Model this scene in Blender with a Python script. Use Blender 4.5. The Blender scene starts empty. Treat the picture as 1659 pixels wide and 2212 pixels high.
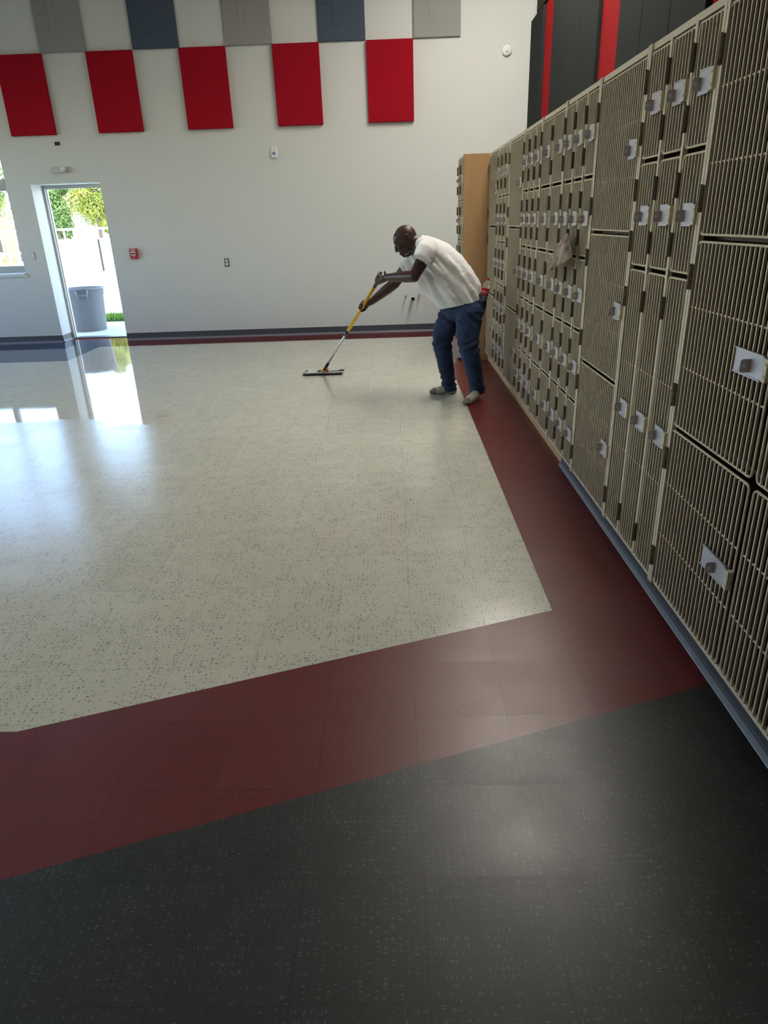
import bpy, bmesh, math, random
from mathutils import Vector, Matrix, noise
R = math.radians
random.seed(7)
sc = bpy.context.scene
col = sc.collection
V = Vector

# ------------------------------------------------------------------ helpers
class MB:
    """collects shapes, then links them as ONE mesh object"""
    def __init__(s): s.v = []; s.f = []; s.m = []
    def add(s, vs, fs, mi=0):
        o = len(s.v); s.v += [tuple(v) for v in vs]
        s.f += [tuple(i + o for i in f) for f in fs]; s.m += [mi] * len(fs); return s
    def box(s, x0, x1, y0, y1, z0, z1, mi=0):
        vs = [(x, y, z) for x in (x0, x1) for y in (y0, y1) for z in (z0, z1)]
        return s.add(vs, [(0, 1, 3, 2), (4, 6, 7, 5), (0, 4, 5, 1), (2, 3, 7, 6), (0, 2, 6, 4), (1, 5, 7, 3)], mi)
    def tube(s, pts, r, n=8, mi=0, closed=False):
        pts = [V(p) for p in pts]; N = len(pts)
        rr = r if isinstance(r, (list, tuple)) else [r] * N
        up = None; vs = []
        for i, p in enumerate(pts):
            if closed: t = pts[(i + 1) % N] - pts[i - 1]
            else: t = pts[min(i + 1, N - 1)] - pts[max(i - 1, 0)]
            t.normalize()
            if up is None:
                up = V((0, 0, 1)) if abs(t.z) < .9 else V((1, 0, 0))
            a = t.cross(up).normalized(); b = a.cross(t).normalized(); up = b
            for k in range(n):
                w = 2 * math.pi * k / n
                vs.append(p + (a * math.cos(w) + b * math.sin(w)) * rr[i])
        fs = []
        for i in range(N if closed else N - 1):
            j = (i + 1) % N
            for k in range(n):
                fs.append((i * n + k, i * n + (k + 1) % n, j * n + (k + 1) % n, j * n + k))
        if not closed:
            fs.append(tuple(range(n - 1, -1, -1))); fs.append(tuple((N - 1) * n + k for k in range(n)))
        return s.add(vs, fs, mi)
    def lathe(s, prof, n=24, M=None, mi=0):
        vs = []
        for r, z in prof:
            for k in range(n):
                w = 2 * math.pi * k / n; p = V((r * math.cos(w), r * math.sin(w), z))
                vs.append(M @ p if M else p)
        fs = []
        for i in range(len(prof) - 1):
            for k in range(n):
                fs.append((i * n + k, i * n + (k + 1) % n, (i + 1) * n + (k + 1) % n, (i + 1) * n + k))
        fs.append(tuple(range(n - 1, -1, -1))); fs.append(tuple((len(prof) - 1) * n + k for k in range(n)))
        return s.add(vs, fs, mi)
    def loft(s, rings, n=28, mi=0):
        """rings: (centre, lateral vec, dorsal vec) as ellipse axes"""
        vs = []
        for c, a, b in rings:
            for k in range(n):
                w = 2 * math.pi * k / n
                vs.append(V(c) + V(a) * math.cos(w) + V(b) * math.sin(w))
        fs = []
        for i in range(len(rings) - 1):
            for k in range(n):
                fs.append((i * n + k, i * n + (k + 1) % n, (i + 1) * n + (k + 1) % n, (i + 1) * n + k))
        fs.append(tuple(range(n - 1, -1, -1))); fs.append(tuple((len(rings) - 1) * n + k for k in range(n)))
        return s.add(vs, fs, mi)
    def ball(s, c, r, M=None, n=20, m=14, mi=0):
        """ellipsoid; r scalar or 3-tuple; M 3x3 orientation"""
        r = (r, r, r) if not isinstance(r, (tuple, list)) else r
        vs = []; c = V(c)
        for i in range(m + 1):
            ph = math.pi * (i + .002 if i == 0 else (i - .002 if i == m else i)) / m
            for k in range(n):
                w = 2 * math.pi * k / n
                p = V((r[0] * math.sin(ph) * math.cos(w), r[1] * math.sin(ph) * math.sin(w), r[2] * math.cos(ph)))
                vs.append(c + (M @ p if M else p))
        fs = []
        for i in range(m):
            for k in range(n):
                fs.append((i * n + k, (i + 1) * n + k, (i + 1) * n + (k + 1) % n, i * n + (k + 1) % n))
        fs.append(tuple(range(n))); fs.append(tuple(m * n + k for k in range(n - 1, -1, -1)))
        return s.add(vs, fs, mi)
    def limb(s, pts, rad, n=16, mi=0):
        """tapered chain with round joints"""
        pts = [V(p) for p in pts]
        for i in range(len(pts) - 1):
            d = (pts[i + 1] - pts[i]); 
            s.tube([pts[i], pts[i] + d * .5, pts[i + 1]], [rad[i], (rad[i] + rad[i + 1]) / 2, rad[i + 1]], n, mi)
        for p, r in zip(pts, rad): s.ball(p, r * 1.0, n=12, m=8, mi=mi)
        return s
    def mesh(s, name, mats=()):
        me = bpy.data.meshes.new(name); me.from_pydata(s.v, [], s.f)
        for m in (mats if isinstance(mats, (list, tuple)) else [mats]): me.materials.append(m)
        if len(set(s.m)) > 1: me.polygons.foreach_set('material_index', s.m)
        bm = bmesh.new(); bm.from_mesh(me); bmesh.ops.recalc_face_normals(bm, faces=bm.faces); bm.to_mesh(me); bm.free()
        me.update(); return me
    def build(s, name, mats, parent=None, smooth=False, loc=None):
        return link(name, s.mesh(name, mats), parent, smooth, loc)

def link(name, me, parent=None, smooth=False, loc=None):
    o = bpy.data.objects.new(name, me); col.objects.link(o)
    if smooth: me.polygons.foreach_set('use_smooth', [True] * len(me.polygons))
    if loc is not None: o.location = loc
    if parent is not None: o.parent = parent
    return o
def tag(o, label=None, cat=None, group=None, kind=None):
    if label: o['label'] = label
    if cat: o['category'] = cat
    if group: o['group'] = group
    if kind: o['kind'] = kind
    return o
def empty(name, loc=(0, 0, 0), rz=0):
    o = bpy.data.objects.new(name, None); col.objects.link(o); o.location = loc; o.rotation_euler = (0, 0, rz)
    o.empty_display_size = .05; return o
def copy_tree(o, parent=None):
    c = o.copy(); col.objects.link(c)
    if parent is not None: c.parent = parent
    for ch in [x for x in bpy.data.objects if x.parent == o]: copy_tree(ch, c)
    return c
def bevel(o, w, seg=2):
    m = o.modifiers.new('b', 'BEVEL'); m.width = w; m.segments = seg; m.limit_method = 'ANGLE'; return o
def struct(o): o['kind'] = 'structure'; return o

# ------------------------------------------------------------------ materials
def lin(c):
    return tuple(((x / 255) / 12.92 if x / 255 <= .04045 else ((x / 255 + .055) / 1.055) ** 2.4) for x in c) + (1,)
class NT:
    def __init__(s, name):
        s.mat = bpy.data.materials.new(name); s.mat.use_nodes = True
        s.t = s.mat.node_tree; s.b = s.t.nodes['Principled BSDF']
    def n(s, typ, **k):
        nd = s.t.nodes.new(typ)
        for a, v in k.items(): setattr(nd, a, v)
        return nd
    def l(s, a, b): s.t.links.new(a, b)
    def math(s, op, a, b=None, c=None, clamp=False):
        nd = s.n('ShaderNodeMath', operation=op, use_clamp=clamp)
        for i, x in enumerate((a, b, c)):
            if x is None: continue
            if isinstance(x, (int, float)): nd.inputs[i].default_value = x
            else: s.l(x, nd.inputs[i])
        return nd.outputs[0]
    def mix(s, f, a, b, typ='RGBA'):
        nd = s.n('ShaderNodeMix', data_type=typ)
        ins = {'RGBA': (0, 6, 7, 2), 'FLOAT': (0, 2, 3, 0), 'VECTOR': (0, 4, 5, 1)}[typ]
        for i, x in zip(ins[:3], (f, a, b)):
            if hasattr(x, 'links'): s.l(x, nd.inputs[i])
            else: nd.inputs[i].default_value = x
        return nd.outputs[ins[3]]
def mat(name, c, rough=.5, metal=0, noise_amt=0, noise_scale=20, spec=.5, bump=0, bscale=200, bdist=.002, trans=0, sheen=0, stretch=None):
    k = NT(name); b = k.b
    c = lin(c) if max(c) > 1 else tuple(c) + (1,)
    b.inputs['Base Color'].default_value = c; b.inputs['Roughness'].default_value = rough
    b.inputs['Metallic'].default_value = metal; b.inputs['Specular IOR Level'].default_value = spec
    if trans: b.inputs['Transmission Weight'].default_value = trans
    if sheen: b.inputs['Sheen Weight'].default_value = sheen
    tc = k.n('ShaderNodeTexCoord'); vec = tc.outputs['Object']
    if stretch:
        mp = k.n('ShaderNodeMapping'); mp.inputs['Scale'].default_value = stretch; k.l(vec, mp.inputs[0]); vec = mp.outputs[0]
    if noise_amt:
        nz = k.n('ShaderNodeTexNoise'); nz.inputs['Scale'].default_value = noise_scale; nz.inputs['Detail'].default_value = 5
        k.l(vec, nz.inputs['Vector'])
        f = k.math('MULTIPLY_ADD', nz.outputs['Fac'], noise_amt * 2, 1 - noise_amt)
        mx = k.n('ShaderNodeVectorMath', operation='SCALE'); mx.inputs[0].default_value = c[:3]; k.l(f, mx.inputs['Scale'])
        k.l(mx.outputs[0], b.inputs['Base Color'])
    if bump:
        nz = k.n('ShaderNodeTexNoise'); nz.inputs['Scale'].default_value = bscale; nz.inputs['Detail'].default_value = 4
        k.l(vec, nz.inputs['Vector'])
        bp = k.n('ShaderNodeBump'); bp.inputs['Strength'].default_value = bump; bp.inputs['Distance'].default_value = bdist
        k.l(nz.outputs['Fac'], bp.inputs['Height']); k.l(bp.outputs[0], b.inputs['Normal'])
    return k.mat
def emit(name, c, s):
    k = NT(name); k.b.inputs['Emission Color'].default_value = tuple(c) + (1,); k.b.inputs['Emission Strength'].default_value = s
    k.b.inputs['Base Color'].default_value = (.8, .8, .8, 1); return k.mat

T = .3048; TX, TY = .042, 1.841
def tile_mat(name, base, speck, keep, sp_r, base2, seam, rough_dry, spc=(70, 26), spec=.5, faint=None, seam_f=.7):
    """vinyl composition tile: 12 inch grid, grain turned on every other tile, flecks, wet wax beyond the wavy line"""
    k = NT(name); b = k.b
    geo = k.n('ShaderNodeNewGeometry'); sx = k.n('ShaderNodeSeparateXYZ'); k.l(geo.outputs['Position'], sx.inputs[0])
    X, Y = sx.outputs[0], sx.outputs[1]
    u = k.math('DIVIDE', k.math('SUBTRACT', X, TX), T); v = k.math('DIVIDE', k.math('SUBTRACT', Y, TY), T)
    fu, fv = k.math('FLOOR', u), k.math('FLOOR', v)
    chk = k.math('MODULO', k.math('ABSOLUTE', k.math('ADD', fu, fv)), 2)
    ci = k.n('ShaderNodeCombineXYZ'); k.l(fu, ci.inputs[0]); k.l(fv, ci.inputs[1])
    wn = k.n('ShaderNodeTexWhiteNoise', noise_dimensions='2D'); k.l(ci.outputs[0], wn.inputs[0])
    a = k.n('ShaderNodeCombineXYZ'); k.l(X, a.inputs[0]); k.l(Y, a.inputs[1])
    c = k.n('ShaderNodeCombineXYZ'); k.l(Y, c.inputs[0]); k.l(k.math('ADD', X, 31.7), c.inputs[1])
    vec = k.mix(chk, a.outputs[0], c.outputs[0], 'VECTOR')
    nz = k.n('ShaderNodeTexNoise', noise_dimensions='2D'); nz.inputs['Scale'].default_value = 30; k.l(vec, nz.inputs['Vector'])
    dv = k.n('ShaderNodeVectorMath', operation='MULTIPLY_ADD'); k.l(nz.outputs['Color'], dv.inputs[0])
    dv.inputs[1].default_value = (.007, .007, 0); k.l(vec, dv.inputs[2])
    def flecks(sc_, kp, r):
        mp = k.n('ShaderNodeMapping'); mp.inputs['Scale'].default_value = (sc_[1], sc_[0], 1); k.l(dv.outputs[0], mp.inputs[0])
        vo = k.n('ShaderNodeTexVoronoi', voronoi_dimensions='2D'); vo.inputs['Scale'].default_value = 1
        k.l(mp.outputs[0], vo.inputs['Vector'])
        sr = k.n('ShaderNodeSeparateColor'); k.l(vo.outputs['Color'], sr.inputs[0])
        rr = k.math('MULTIPLY', r, k.math('ADD', sr.outputs[1], .35))
        cz = k.n('ShaderNodeTexNoise', noise_dimensions='2D'); cz.inputs['Scale'].default_value = 9; k.l(vec, cz.inputs['Vector'])
        kk = k.math('MULTIPLY', kp, k.math('MULTIPLY_ADD', k.math('SUBTRACT', cz.outputs['Fac'], .5), 4, 1))
        return k.math('MULTIPLY', k.math('LESS_THAN', vo.outputs['Distance'], rr), k.math('LESS_THAN', sr.outputs[0], kk))
    fl = flecks(spc, keep, sp_r)
    f2 = flecks((spc[0] * 2.3, spc[1] * 2.1), .55, .5)
    nb = k.n('ShaderNodeTexNoise', noise_dimensions='2D'); nb.inputs['Scale'].default_value = 1; nb.inputs['Detail'].default_value = 6
    mp = k.n('ShaderNodeMapping'); mp.inputs['Scale'].default_value = (14, 45, 1); k.l(vec, mp.inputs[0]); k.l(mp.outputs[0], nb.inputs['Vector'])
    cbase = k.mix(nb.outputs['Fac'], lin(base), lin(base2))
    cbase = k.mix(k.math('MULTIPLY', f2, .35), cbase, lin(faint or base2))
    sv = k.n('ShaderNodeVectorMath', operation='SCALE'); k.l(cbase, sv.inputs[0])
    k.l(k.math('MULTIPLY_ADD', wn.outputs[0], .05, .975), sv.inputs['Scale'])
    cc = k.mix(k.math('MULTIPLY', fl, .85), sv.outputs[0], lin(speck))
    # seams
    du = k.math('ABSOLUTE', k.math('SUBTRACT', k.math('FRACT', u), .5)); dv2 = k.math('ABSOLUTE', k.math('SUBTRACT', k.math('FRACT', v), .5))
    sm = k.math('GREATER_THAN', k.math('MAXIMUM', du, dv2), .4955)
    cc = k.mix(k.math('MULTIPLY', sm, seam_f), cc, lin(seam))
    k.l(cc, b.inputs['Base Color'])
    # wax line y0(x)
    mr = k.n('ShaderNodeMapRange'); k.l(X, mr.inputs[0]); mr.inputs[1].default_value = -4.6; mr.inputs[2].default_value = 1.4
    fc = k.n('ShaderNodeFloatCurve'); cu = fc.mapping.curves[0]; cu.points[0].location = (0, .36); cu.points[1].location = (1, 1)
    for x, y in [(-3.75, 6.02), (-3.29, 5.82), (-2.98, 5.90), (-2.68, 5.85), (-2.41, 5.69), (-2.1, 5.62), (-1.93, 5.55), (-1.64, 5.66), (-1.2, 5.9), (-.8, 5.6), (-.3, 5.55), (.2, 5.7), (.5, 6.4), (.62, 7.9)]:
        cu.points.new((x + 4.6) / 6, (y - 5) / 3)
    fc.mapping.update(); k.l(mr.outputs[0], fc.inputs['Value'])
    y0 = k.math('MULTIPLY_ADD', fc.outputs[0], 3, 5)
    wet = k.math('SMOOTH_MIN', 1, k.math('MULTIPLY', k.math('MAXIMUM', k.math('SUBTRACT', Y, y0), 0), 25), .01, clamp=True)
    nr = k.n('ShaderNodeTexNoise', noise_dimensions='2D'); nr.inputs['Scale'].default_value = 5; nr.inputs['Detail'].default_value = 4
    k.l(a.outputs[0], nr.inputs['Vector'])
    dry = k.math('MULTIPLY_ADD', nr.outputs['Fac'], .10, rough_dry - .05)
    dry = k.math('ADD', dry, k.math('MULTIPLY', wn.outputs[0], .05))
    k.l(k.mix(wet, dry, k.math('MULTIPLY_ADD', nr.outputs['Fac'], .06, .01), 'FLOAT'), b.inputs['Roughness'])
    b.inputs['Specular IOR Level'].default_value = spec
    h = k.math('SUBTRACT', k.math('MULTIPLY', nb.outputs['Fac'], .3), sm)
    bp = k.n('ShaderNodeBump'); bp.inputs['Distance'].default_value = .0006; k.l(k.mix(wet, .35, .10, 'FLOAT'), bp.inputs['Strength'])
    k.l(h, bp.inputs['Height']); k.l(bp.outputs[0], b.inputs['Normal'])
    return k.mat
FW = tile_mat('vct_white', (206, 205, 187), (46, 44, 42), .26, .27, (192, 193, 178), (120, 120, 112), .185, faint=(178, 178, 164), spc=(230, 52), spec=.85, seam_f=.3)
FR = tile_mat('vct_red', (108, 31, 31), (122, 70, 68), .25, .2, (92, 26, 26), (38, 10, 10), .34, faint=(74, 20, 20), spc=(260, 64))
FB = tile_mat('vct_black', (39, 42, 42), (96, 102, 99), .24, .21, (29, 32, 32), (10, 10, 10), .37, faint=(54, 59, 58), spc=(260, 56))
FN = tile_mat('vct_navy', (48, 66, 92), (90, 104, 120), .2, .22, (40, 57, 82), (20, 26, 36), .33, faint=(36, 50, 72), spc=(110, 40))

M = dict(
    wall=mat('painted_plaster', (208, 211, 207), .75, noise_amt=.015, noise_scale=2, bump=.05, bscale=120),
    ceil=mat('ceiling_tile', (222, 222, 216), .9, noise_amt=.03, noise_scale=60),
    wall_dim=mat('rear_wall_paint', (160, 158, 150), .8, noise_amt=.02, noise_scale=2),
    vbase=mat('vinyl_base_grey', (72, 74, 80), .45, noise_amt=.05, noise_scale=9),
    vbase_sheen=mat('vinyl_base_toe_sheen', (128, 134, 144), .35, noise_amt=.05, noise_scale=9),  # lighter grey paints the reflection along the cove foot
    red_fab=mat('red_fabric', (156, 16, 34), .95, noise_amt=.12, noise_scale=400, bump=.3, bscale=900, bdist=.001, spec=.15),
    grey_fab=mat('grey_fabric', (150, 150, 147), .95, noise_amt=.08, noise_scale=400, bump=.3, bscale=900, bdist=.001, spec=.15),
    navy_fab=mat('slate_fabric', (76, 88, 102), .95, noise_amt=.08, noise_scale=400, bump=.3, bscale=900, bdist=.001, spec=.15),
    char_fab=mat('charcoal_fabric', (42, 46, 46), .95, noise_amt=.14, noise_scale=300, bump=.3, bscale=900, bdist=.001, spec=.12),
    red_fab2=mat('bright_red_fabric', (152, 14, 20), .95, noise_amt=.1, noise_scale=300, bump=.3, bscale=900, bdist=.001, spec=.12),
    brown_fab=mat('brown_fabric', (62, 52, 40), .95, noise_amt=.1, noise_scale=300, spec=.12),
    wire=mat('powder_coated_wire', (222, 208, 180), .42, noise_amt=.05, noise_scale=30),
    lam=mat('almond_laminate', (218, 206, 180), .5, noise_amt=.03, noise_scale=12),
    lam_shade=mat('laminate_shaded', (72, 58, 40), .65, noise_amt=.05, noise_scale=12),  # laminate colour darkened to stand in for shade behind the doors
    hinge=mat('bronze_hinge', (112, 100, 78), .5, metal=0, noise_amt=.1, noise_scale=80),
    silver=mat('brushed_zinc', (204, 202, 212), .4, metal=.3, noise_amt=.05, noise_scale=200),
    staple=mat('dark_steel', (186, 172, 158), .4, metal=.2, noise_amt=.05, noise_scale=100),
    maple=mat('maple_laminate', (176, 140, 98), .45, noise_amt=.10, noise_scale=5, stretch=(6, 6, .6)),
    maple2=mat('maple_plinth', (216, 174, 122), .45, noise_amt=.08, noise_scale=5, stretch=(6, .6, 6)),
    white_pl=mat('white_plastic', (226, 228, 226), .4, noise_amt=.02, noise_scale=30),
    trim=mat('painted_frame', (196, 196, 188), .5, noise_amt=.02, noise_scale=12),
    alum=mat('window_frame_metal', (150, 154, 150), .45, metal=.2, noise_amt=.03, noise_scale=20),
    black=mat('black_plastic', (14, 14, 15), .4, noise_amt=.1, noise_scale=40),
    red_pl=mat('red_plastic', (176, 44, 52), .4, noise_amt=.05, noise_scale=40),
    steel=mat('stainless_plate', (140, 140, 136), .4, metal=.6, noise_amt=.05, noise_scale=60),
    blue=mat('blue_print', (20, 80, 150), .4, noise_amt=.05, noise_scale=50),
    yellow=mat('yellow_handle', (226, 172, 12), .35, noise_amt=.04, noise_scale=60),
    alpole=mat('aluminium_pole', (196, 200, 200), .28, metal=.8, noise_amt=.03, noise_scale=60),
    skin=mat('brown_skin', (64, 40, 32), .42, noise_amt=.12, noise_scale=25, bump=.15, bscale=260),
    shirt=mat('white_cotton', (226, 225, 224), .85, noise_amt=.03, noise_scale=60, bump=.25, bscale=40, bdist=.004, sheen=.2),
    jeans=mat('blue_denim', (34, 52, 84), .85, noise_amt=1.1, noise_scale=5, bump=.4, bscale=60, bdist=.004),
    sock=mat('white_sock', (208, 202, 192), .9, noise_amt=.05, noise_scale=120, bump=.3, bscale=500),
    sock_g=mat('grey_sock', (128, 122, 116), .9, noise_amt=.05, noise_scale=120, bump=.3, bscale=500),
    eye=mat('eye_white', (190, 184, 176), .2, noise_amt=.02),
    lip=mat('lip_skin', (70, 36, 34), .4, noise_amt=.1),
    cap=mat('red_cap', (190, 20, 24), .35, noise_amt=.03),
    label=mat('red_label', (190, 16, 24), .4, noise_amt=.03),
    rag=mat('stained_cloth', (166, 146, 130), .9, noise_amt=1.6, noise_scale=13, bump=.4, bscale=60, bdist=.004),
    concrete=mat('concrete', (206, 204, 196), .9, noise_amt=.05, noise_scale=1.5),
    grass=mat('lawn', (70, 104, 30), .95, noise_amt=.3, noise_scale=9),
    lawn=mat('dry_lawn', (128, 122, 60), .95, noise_amt=.15, noise_scale=.6),
    wwall=mat('white_site_wall', (232, 232, 228), .8, noise_amt=.03, noise_scale=1),
    stone=mat('sandstone', (132, 118, 98), .9, noise_amt=.12, noise_scale=2),
    leaf=mat('leaf_yellow_green', (148, 154, 66), .8, noise_amt=.5, noise_scale=3),
    leaf2=mat('leaf_green', (104, 128, 66), .8, noise_amt=.5, noise_scale=3),
    bark=mat('bark', (110, 96, 80), .9, noise_amt=.2, noise_scale=6),
    bin=mat('grey_bin_plastic', (124, 122, 122), .5, noise_amt=.08, noise_scale=14),
    lampwhite=mat('lamp_housing', (230, 230, 230), .5, noise_amt=.02),
)
k = NT('window_glass'); k.b.inputs['Base Color'].default_value = (.95, .98, 1, 1); k.b.inputs['Roughness'].default_value = 0
k.b.inputs['Transmission Weight'].default_value = 1; k.b.inputs['IOR'].default_value = 1.02; M['glass'] = k.mat
k = NT('clear_bottle_plastic'); k.b.inputs['Base Color'].default_value = (.93, .93, .93, 1); k.b.inputs['Roughness'].default_value = .08
k.b.inputs['Transmission Weight'].default_value = .85; k.b.inputs['IOR'].default_value = 1.2; M['clear'] = k.mat

# ------------------------------------------------------------------ room shell
YB = 10.54; YO = 10.99; XR = 1.96; XL = -9.0; YR = -6.0; ZC = 6.0
W0 = (XL, 1.81, 0); W1 = (-1.3, 1.81, 0); W2 = (.643, 2.499, 0)
B0 = (XL, .40, 0); B1 = (-3.5, .40, 0); B2 = (1.107, 1.99, 0); B3 = (XR, 2.285, 0)
NX = -4.24
fl = MB()
fl.add([W0, W1, W2, (.643, 9.95, 0), (NX, 9.95, 0), (NX, 8.88, 0), (XL, 8.88, 0)], [tuple(range(7))], 0)
fl.add([B0, B1, W1, W0], [(0, 1, 2, 3)], 1)
fl.add([B1, B2, W2, W1], [(0, 1, 2, 3)], 1)
fl.add([B2, B3, (XR, YB, 0), (.643, YB, 0), W2], [tuple(range(5))], 1)
fl.add([(NX, 9.95, 0), (.643, 9.95, 0), (.643, YB, 0), (NX, YB, 0)], [(0, 1, 2, 3)], 1)
fl.add([(-5.02, YB, 0), (-4.04, YB, 0), (-4.04, 10.99, 0), (-5.02, 10.99, 0)], [(0, 1, 2, 3)], 1)
fl.add([(XL, YR, 0), (XR, YR, 0), B3, B2, B1, B0], [tuple(range(6))], 2)
fl.add([(XL, 8.88, 0), (NX, 8.88, 0), (NX, YB, 0), (XL, YB, 0)], [(0, 1, 2, 3)], 3)
fo = fl.build('floor', [FW, FR, FB, FN]); struct(fo)
for p in fo.data.polygons:
    if p.normal.z < 0: p.flip()
# slab below
MB().box(XL - .3, XR + .3, YR - .3, YO, -.3, -.004).build('floor_slab', M['concrete'])['kind'] = 'structure'

# back wall with door and window openings
DX0, DX1, DZ = -5.02, -4.04, 2.165
WX0, WX1, WZ0, WZ1 = -8.3, -5.37, .98, 3.3
bw = MB()
bw.box(XL - .3, WX0, YB, YO, 0, ZC); bw.box(WX1, DX0, YB, YO, 0, ZC); bw.box(DX1, XR + .3, YB, YO, 0, ZC)
bw.box(WX0, WX1, YB, YO, 0, WZ0); bw.box(WX0, WX1, YB, YO, WZ1, ZC); bw.box(DX0, DX1, YB, YO, DZ, ZC)
struct(bw.build('wall_back', M['wall']))
struct(MB().box(XR, XR + .3, YR, YB, 0, ZC).build('wall_right', M['wall']))
LY0, LY1, LZ0, LZ1 = 4.4, 9.4, .98, 3.3
lwb = MB(); lwb.box(XL - .3, XL, YR, LY0, 0, ZC); lwb.box(XL - .3, XL, LY1, YB, 0, ZC); lwb.box(XL - .3, XL, LY0, LY1, 0, LZ0); lwb.box(XL - .3, XL, LY0, LY1, LZ1, ZC)
struct(lwb.build('wall_left', M['wall']))
w2 = empty('unseen_window', (XL - .2, LY0, LZ0)); struct(w2); wf = MB(); A, B_ = LY1 - LY0, LZ1 - LZ0  # unseen window, added to light the locker fronts from the left
wf.box(0, .09, 0, A, 0, .08); wf.box(0, .09, 0, A, B_ - .08, B_); wf.box(0, .09, 0, A, 1.3, 1.4)
for y in [i * (A - .07) / 5 for i in range(6)]: wf.box(.001, .089, y, y + .07, .08, B_ - .08)
wf.build('window_frame', M['alum'], w2)
MB().box(.04, .045, .06, A - .06, .07, B_ - .07).build('glass_pane', M['glass'], w2)
struct(MB().box(XL - .3, XR + .3, YR - .3, YR, 0, ZC).build('wall_front', M['wall_dim']))
struct(MB().box(XL - .3, XR + .3, YR - .3, YO, ZC, ZC + .25).build('ceiling', M['ceil']))

# cove bases
def cove(name, pts, inward, h=.10, parent=None):
    """vinyl cove base swept along a straight wall line pts[0]->pts[1]; inward = unit normal into the room"""
    a, b = V(pts[0]), V(pts[1]); n = V(inward)
    prof = [(0, h), (.004, h), (.005, .03), (.009, .014), (.022, .004), (.024, .0005), (0, .0005)]
    vs = [a + n * d + V((0, 0, z)) for d, z in prof] + [b + n * d + V((0, 0, z)) for d, z in prof]
    N = len(prof); fs = [(i, (i + 1) % N, N + (i + 1) % N, N + i) for i in range(N)] + [tuple(range(N)), tuple(range(2 * N - 1, N - 1, -1))]
    mb = MB(); mb.add(vs, fs)
    mb.m = [1 if i in (3, 4) else 0 for i in range(N)] + [0, 0]
    return struct(mb.build(name, [M['vbase'], M['vbase_sheen']]))
cove('baseboard_back', [(DX1, YB, 0), (XR, YB, 0)], (0, -1, 0))
cove('baseboard_left_of_door', [(XL, YB, 0), (DX0, YB, 0)], (0, -1, 0))
cove('baseboard_door_recess', [(DX0, YB, 0), (DX0, 10.86, 0)], (1, 0, 0))
cove('baseboard_right', [(1.107, 1.2, 0), (1.107, 4.34, 0)], (-1, 0, 0), h=.08)

# door frame (door_1): jambs, head, stop, threshold, strike, closer arm
d = empty('door_1', (-4.53, 10.865, 0)); struct(d)
fm = MB()
for x0, x1 in ((DX0 - .0, DX0 + .035), (DX1 - .035, DX1)):
    fm.box(x0 + 4.53, x1 + 4.53, 0, .11, .012, DZ - .035)
fm.box(DX0 + 4.53, DX1 + 4.53, 0, .11, DZ - .035, DZ - .001)
fm.box(DX0 + 4.565, DX0 + 4.577, .035, .08, .012, DZ - .045); fm.box(DX0 + 4.565, DX1 + 4.495, .035, .08, DZ - .047, DZ - .035)
bevel(fm.build('door_frame', M['trim'], d), .003)
MB().box(DX0 + 4.53 + .05, DX1 + 4.53 - .05, -.02, .14, .001, .014).build('threshold', M['steel'], d)
MB().box(DX0 + 4.565, DX0 + 4.569, .083, .108, .93, 1.05).build('strike_plate', M['steel'], d)
ar = MB(); ar.tube([(.25, .06, 2.09), (.36, .16, 2.08), (.40, .2, 2.075)], .008); ar.box(.2, .3, .04, .1, 2.085, 2.1)
ar.build('closer_arm', M['steel'], d)

# window_1
w = empty('window_1', (WX1, 10.82, WZ0)); struct(w)
wf = MB(); L = WX0 - WX1; H = WZ1 - WZ0
def fr(x0, x1, z0, z1): wf.box(x0, x1, 0, .09, z0, z1)
fr(L, 0, 0, .115); fr(L, 0, H - .06, H); fr(L, L + .06, .115, H - .06); fr(-.012, 0, .115, H - .06)
fr(L + .06, -.012, 1.135, 1.285)
for x in (-.86, -1.72, -2.4): fr(x, x + .07, .115, 1.135); fr(x, x + .07, 1.285, H - .06)
bevel(wf.build('window_frame', M['alum'], w), .004)
gl = MB(); gl.box(L + .06, -.012, .045, .049, .115, H - .06); gl.build('glass_pane', M['glass'], w)
sl = MB().box(L - .0, .0, -.33, 0, -.0, .022).build('window_sill', M['white_pl'], w)
trm = MB().box(WX0 - .03, WX1 + .03, YB - .02, YB - .0005, WZ0 - .03, WZ0 + .006)
struct(bevel(trm.build('trim_1', M['white_pl']), .003))

# ceiling light fixtures (pendants above the frame; the third is an added fill)
lampE = emit('lamp_diffuser', (1, .94, .84), 23)
def lamp(x, y, lx, ly, z, label, group):
    r = empty('ceiling_light', (x, y, z)); tag(r, label, 'ceiling light', group)
    h = MB().box(-lx / 2, lx / 2, -ly / 2, ly / 2, .0, .08); bevel(h.build('lamp_housing', M['lampwhite'], r), .01)
    MB().box(-lx / 2 + .03, lx / 2 - .03, -ly / 2 + .03, ly / 2 - .03, -.012, -.001).build('diffuser', lampE, r)
    for s in (-1, 1): MB().tube([(0, s * ly * .35, .08), (0, s * ly * .35, ZC - z)], .006, 6).build('suspension_rod', M['lampwhite'], r)
g = 'long pendant lights over the floor'
LAMPS = [(1.4, 6.0, .8, 1.8), (1.4, 8.2, .8, 1.8), (-5.6, 1.6, .5, 2.2)]  # last lamp is out of view, added to brighten the near field
for x, y, a, b_ in LAMPS:
    lamp(x, y, a, b_, 4.9, 'long white pendant light fixture hanging unseen under the ceiling', g)

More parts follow.
